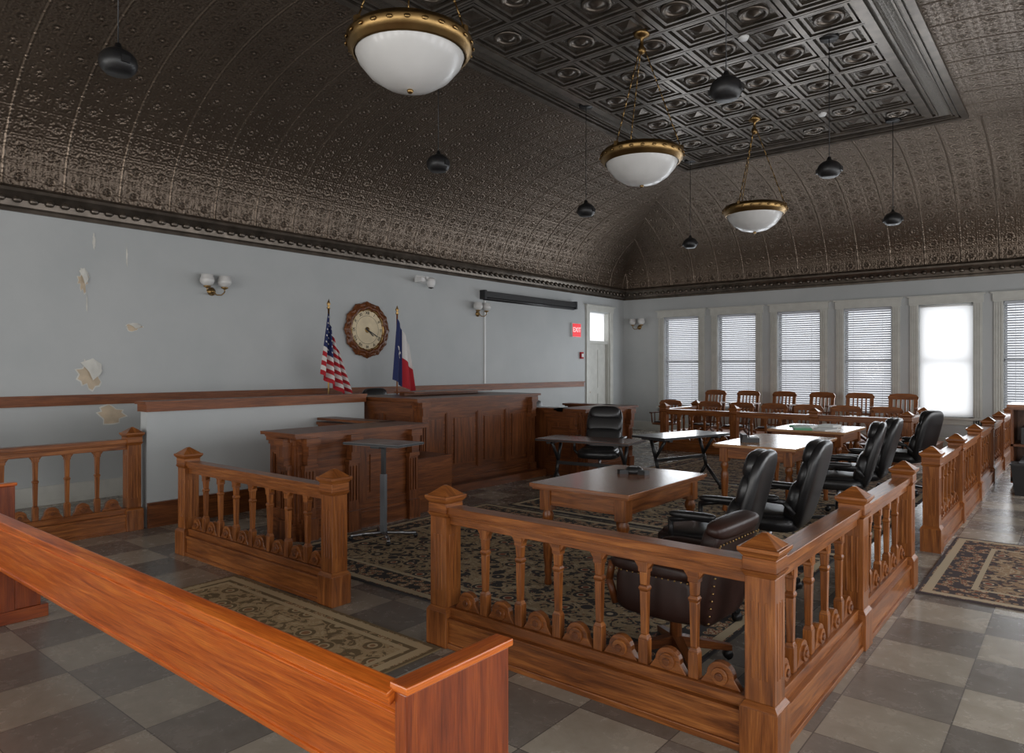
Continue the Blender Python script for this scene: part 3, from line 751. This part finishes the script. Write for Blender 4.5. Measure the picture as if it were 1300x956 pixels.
def flag(name,x,y,ztop,kind):
    b=B(); zb=.221
    b.lathe([(.14,0),(.14,.02),(.05,.05),(.02,.07)],BRS,T(x,y,zb),20); b.cyl((x,y,zb+.03),(x,y,ztop),.014,BRS if kind=='us' else OAK)
    b.lathe([(.012,0),(.03,.02),(.012,.05),(.03,.08),(.0,.16)],BRS,T(x,y,ztop-.01),12)
    NS,NTT=40,39; vs=[]
    for i in range(NS+1):
        s_=i/NS
        for j in range(NTT+1):
            t=j/NTT
            if kind=='us':
                wv=math.sin(s_*math.pi*7)*(.03+.05*t)
                zz=ztop-.07-t*(.92)-s_*(.62)*(1-.25*t)
                yy=y-.03+ (.07+.30*t+.10*s_)*s_ - .14*t*(1-s_)
            else:
                wv=math.sin(s_*math.pi*4)*(.02+.03*t)
                zz=ztop-.07-t*(1.0)-s_*(.42)*(1-.35*t)
                yy=y-.02+ (.22+.17*t)*s_ - .10*t*(1-s_)
            vs.append((x+.02+wv+ .05*s_,yy,zz))
    mats={}
    for i in range(NS):
        for j in range(NTT):
            s_=(i+.5)/NS; t=(j+.5)/NTT
            if kind=='us':
                if s_<.42 and t<7/13: m=FWH if (i%3==1 and j%4==1) else BLU
                else: m=RED if int(t*13)%2==0 else FWH
            else:
                m=BLU if s_<.46 else (FWH if t<.5 else RED)
                du=(s_-.25)*1.0; dv=(t-.46)*1.5
                ang=math.atan2(du,-dv); rr=math.hypot(du,dv)
                if rr<.10+.055*math.cos(5*ang): m=FWH
            a=i*(NTT+1)+j; mats.setdefault(m,[]).append((a,a+1,a+NTT+2,a+NTT+1))
    for m,fl in mats.items(): b.add(vs,fl,m,I4,True)
    b.obj(name,recalc=False)
flag('american_flag',-8.9,6.50,2.5,'us'); flag('texas_flag',-8.75,7.74,2.48,'tx')
b=B(); b.box(XL+.001,XL+.13,10.55,13.75,3.02,3.14,PLA); b.cyl((XL+.07,10.55,3.0),(XL+.07,13.75,3.0),.04,PLA)
b.box(XL+.001,XL+.14,10.5,10.56,2.98,3.16,PLA); b.box(XL+.001,XL+.14,13.74,13.8,2.98,3.16,PLA)
b.obj('projector_screen_housing')
b=B(); b.box(XL+.001,XL+.025,10.62,10.66,1.28,2.96,WHT); b.obj('cable_conduit')
b=B(); b.box(XL+.001,XL+.05,13.72,14.08,2.33,2.66,WHT); b.box(XL+.05,XL+.056,13.73,14.07,2.34,2.65,EXITR)
b.text('EXIT',.16,EXITW,T(XL+.058,13.9,2.5)@RZ(90)@RX(90),.002); b.obj('exit_sign')
b=B(); b.box(XL+.001,XL+.05,14.1,14.2,1.82,1.98,RED); b.box(XL+.05,XL+.06,14.11,14.19,1.86,1.94,WHT); b.obj('fire_alarm')
b=B(); b.box(XL+.001,XL+.03,8.75,9.0,3.15,3.28,WHT); b.box(XL+.03,XL+.2,8.84,8.9,3.2,3.25,WHT)
b.lathe([(.0,-.12),(.05,-.11),(.075,-.06),(.08,-.01),(.08,.04),(.05,.06),(.0,.06)],WHT,T(XL+.2,8.95,3.17),18); b.lathe([(0,-.13),(.045,-.115),(.066,-.07),(.0,-.06)],PLA,T(XL+.2,8.95,3.165),16)
b.box(XL+.08,XL+.26,8.66,8.74,3.14,3.21,WHT); b.box(XL+.10,XL+.16,8.74,8.86,3.17,3.2,WHT)
b.obj('security_camera')
def patch(y,z,w,h,seed,mat=PLAS,flake=True):
    random.seed(seed); b=B(); n=22
    pl=[]
    for k in range(n):
        a=2*math.pi*k/n; r=random.uniform(.55,1.15); pl.append((w/2*r*math.cos(a),h/2*r*math.sin(a)))
    M=T(XL+.0015,y,z)@RZ(90)@RX(90)
    b.prism([(p*1.15,q*1.12) for p,q in pl],.002,PEEL,M); b.prism(pl,.004,mat,M)
    if flake:
        b.add([(-w*.4,h*.4,.004),(w*.1,h*.55,.004),(w*.45,h*.35,.004),(w*.4,h*.05,.03),(w*.05,-h*.2,.045),(-w*.1,h*.1,.03)],[(0,1,2,3,4,5)],PEEL,M)
    b.obj('peeling_paint_patch',recalc=False)
patch(3.30,2.66,.12,.28,1); patch(3.88,2.12,.20,.10,2); patch(3.38,1.52,.28,.36,3,flake=True); patch(3.62,1.02,.38,.22,4,flake=False)
patch(3.42,3.15,.03,.2,6,PEEL,False); patch(3.8,3.0,.02,.28,8,PEEL,False); patch(3.34,2.38,.015,.22,9,PEEL,False)

# ---------------------------------------------------------------- right side furniture
b=B()
b.box(-.76,-.12,11.5,12.3,.08,.14,OAKD); b.box(-.76,-.12,11.5,12.3,.55,.58,OAKD); b.box(-.80,-.08,11.46,12.34,1.07,1.11,OAK); b.box(-.78,-.10,11.48,12.32,1.04,1.07,OAKD)
b.box(-.76,-.73,11.5,12.3,.06,1.05,OAKD); b.box(-.15,-.12,11.5,12.3,.06,1.05,OAKD); b.box(-.73,-.15,12.27,12.3,.1,1.05,OAKD)
for X in(-.72,-.16):
    for Y in(11.54,12.26): b.cyl((X-.015,Y,.03),(X+.015,Y,.03),.03,PLA)
b.box(-.65,-.25,11.6,12.1,.58,.8,PLA); b.box(-.66,-.25,11.6,12.2,.14,.36,GREY); b.box(-.6,-.3,11.7,12.1,1.11,1.17,PLA)
b.obj('equipment_cart')
b=B(); b.fr(0,0,0,.24,.24,.38,.32,.32,PLA); b.box(-.17,.17,-.17,.17,.38,.40,PLA); b.box(-.08,.08,-.01,.01,.4,.42,GREY); b.obj('waste_bin',(-.55,10.9,0))

# ---------------------------------------------------------------- lights
w=bpy.data.worlds.new('World'); sc.world=w; w.use_nodes=True
bg=w.node_tree.nodes['Background']; bg.inputs[0].default_value=(.95,.97,1.0,1); bg.inputs[1].default_value=1.7
def area(name,loc,rot,sx,sy,p,col=(1,.98,.95)):
    l=bpy.data.lights.new(name,'AREA'); l.shape='RECTANGLE'; l.size=sx; l.size_y=sy; l.energy=p; l.color=col
    o=bpy.data.objects.new(name,l); sc.collection.objects.link(o); o.location=loc; o.rotation_euler=rot
for y in RWY: area('window_daylight_fill',(XR+.05,y+.55,1.75),(0,R(90),0),2.2,1.05,41,(.985,.985,1))  # added fill lamps in the unseen right-wall window openings, standing in for daylight
for x in BWX: area('window_daylight_fill',(x+.55,YB-.05,1.75),(R(90),0,0),1.05,2.2,60,(1,.98,.95))  # fill lamps added in the unseen back wall's openings, behind the camera
for x in WX: area('window_daylight_fill',(x+WW/2,YF-.10,1.75),(R(-90),0,0),.9,2.1,24,(.90,.95,1))

cam=bpy.data.cameras.new('camera'); co=bpy.data.objects.new('camera',cam); sc.collection.objects.link(co)
co.location=(0,0,1.6); co.rotation_euler=(R(90),0,R(39.2)); cam.sensor_width=36; cam.lens=890/1300*36; cam.shift_y=-11/1300; cam.clip_start=.05
sc.camera=co
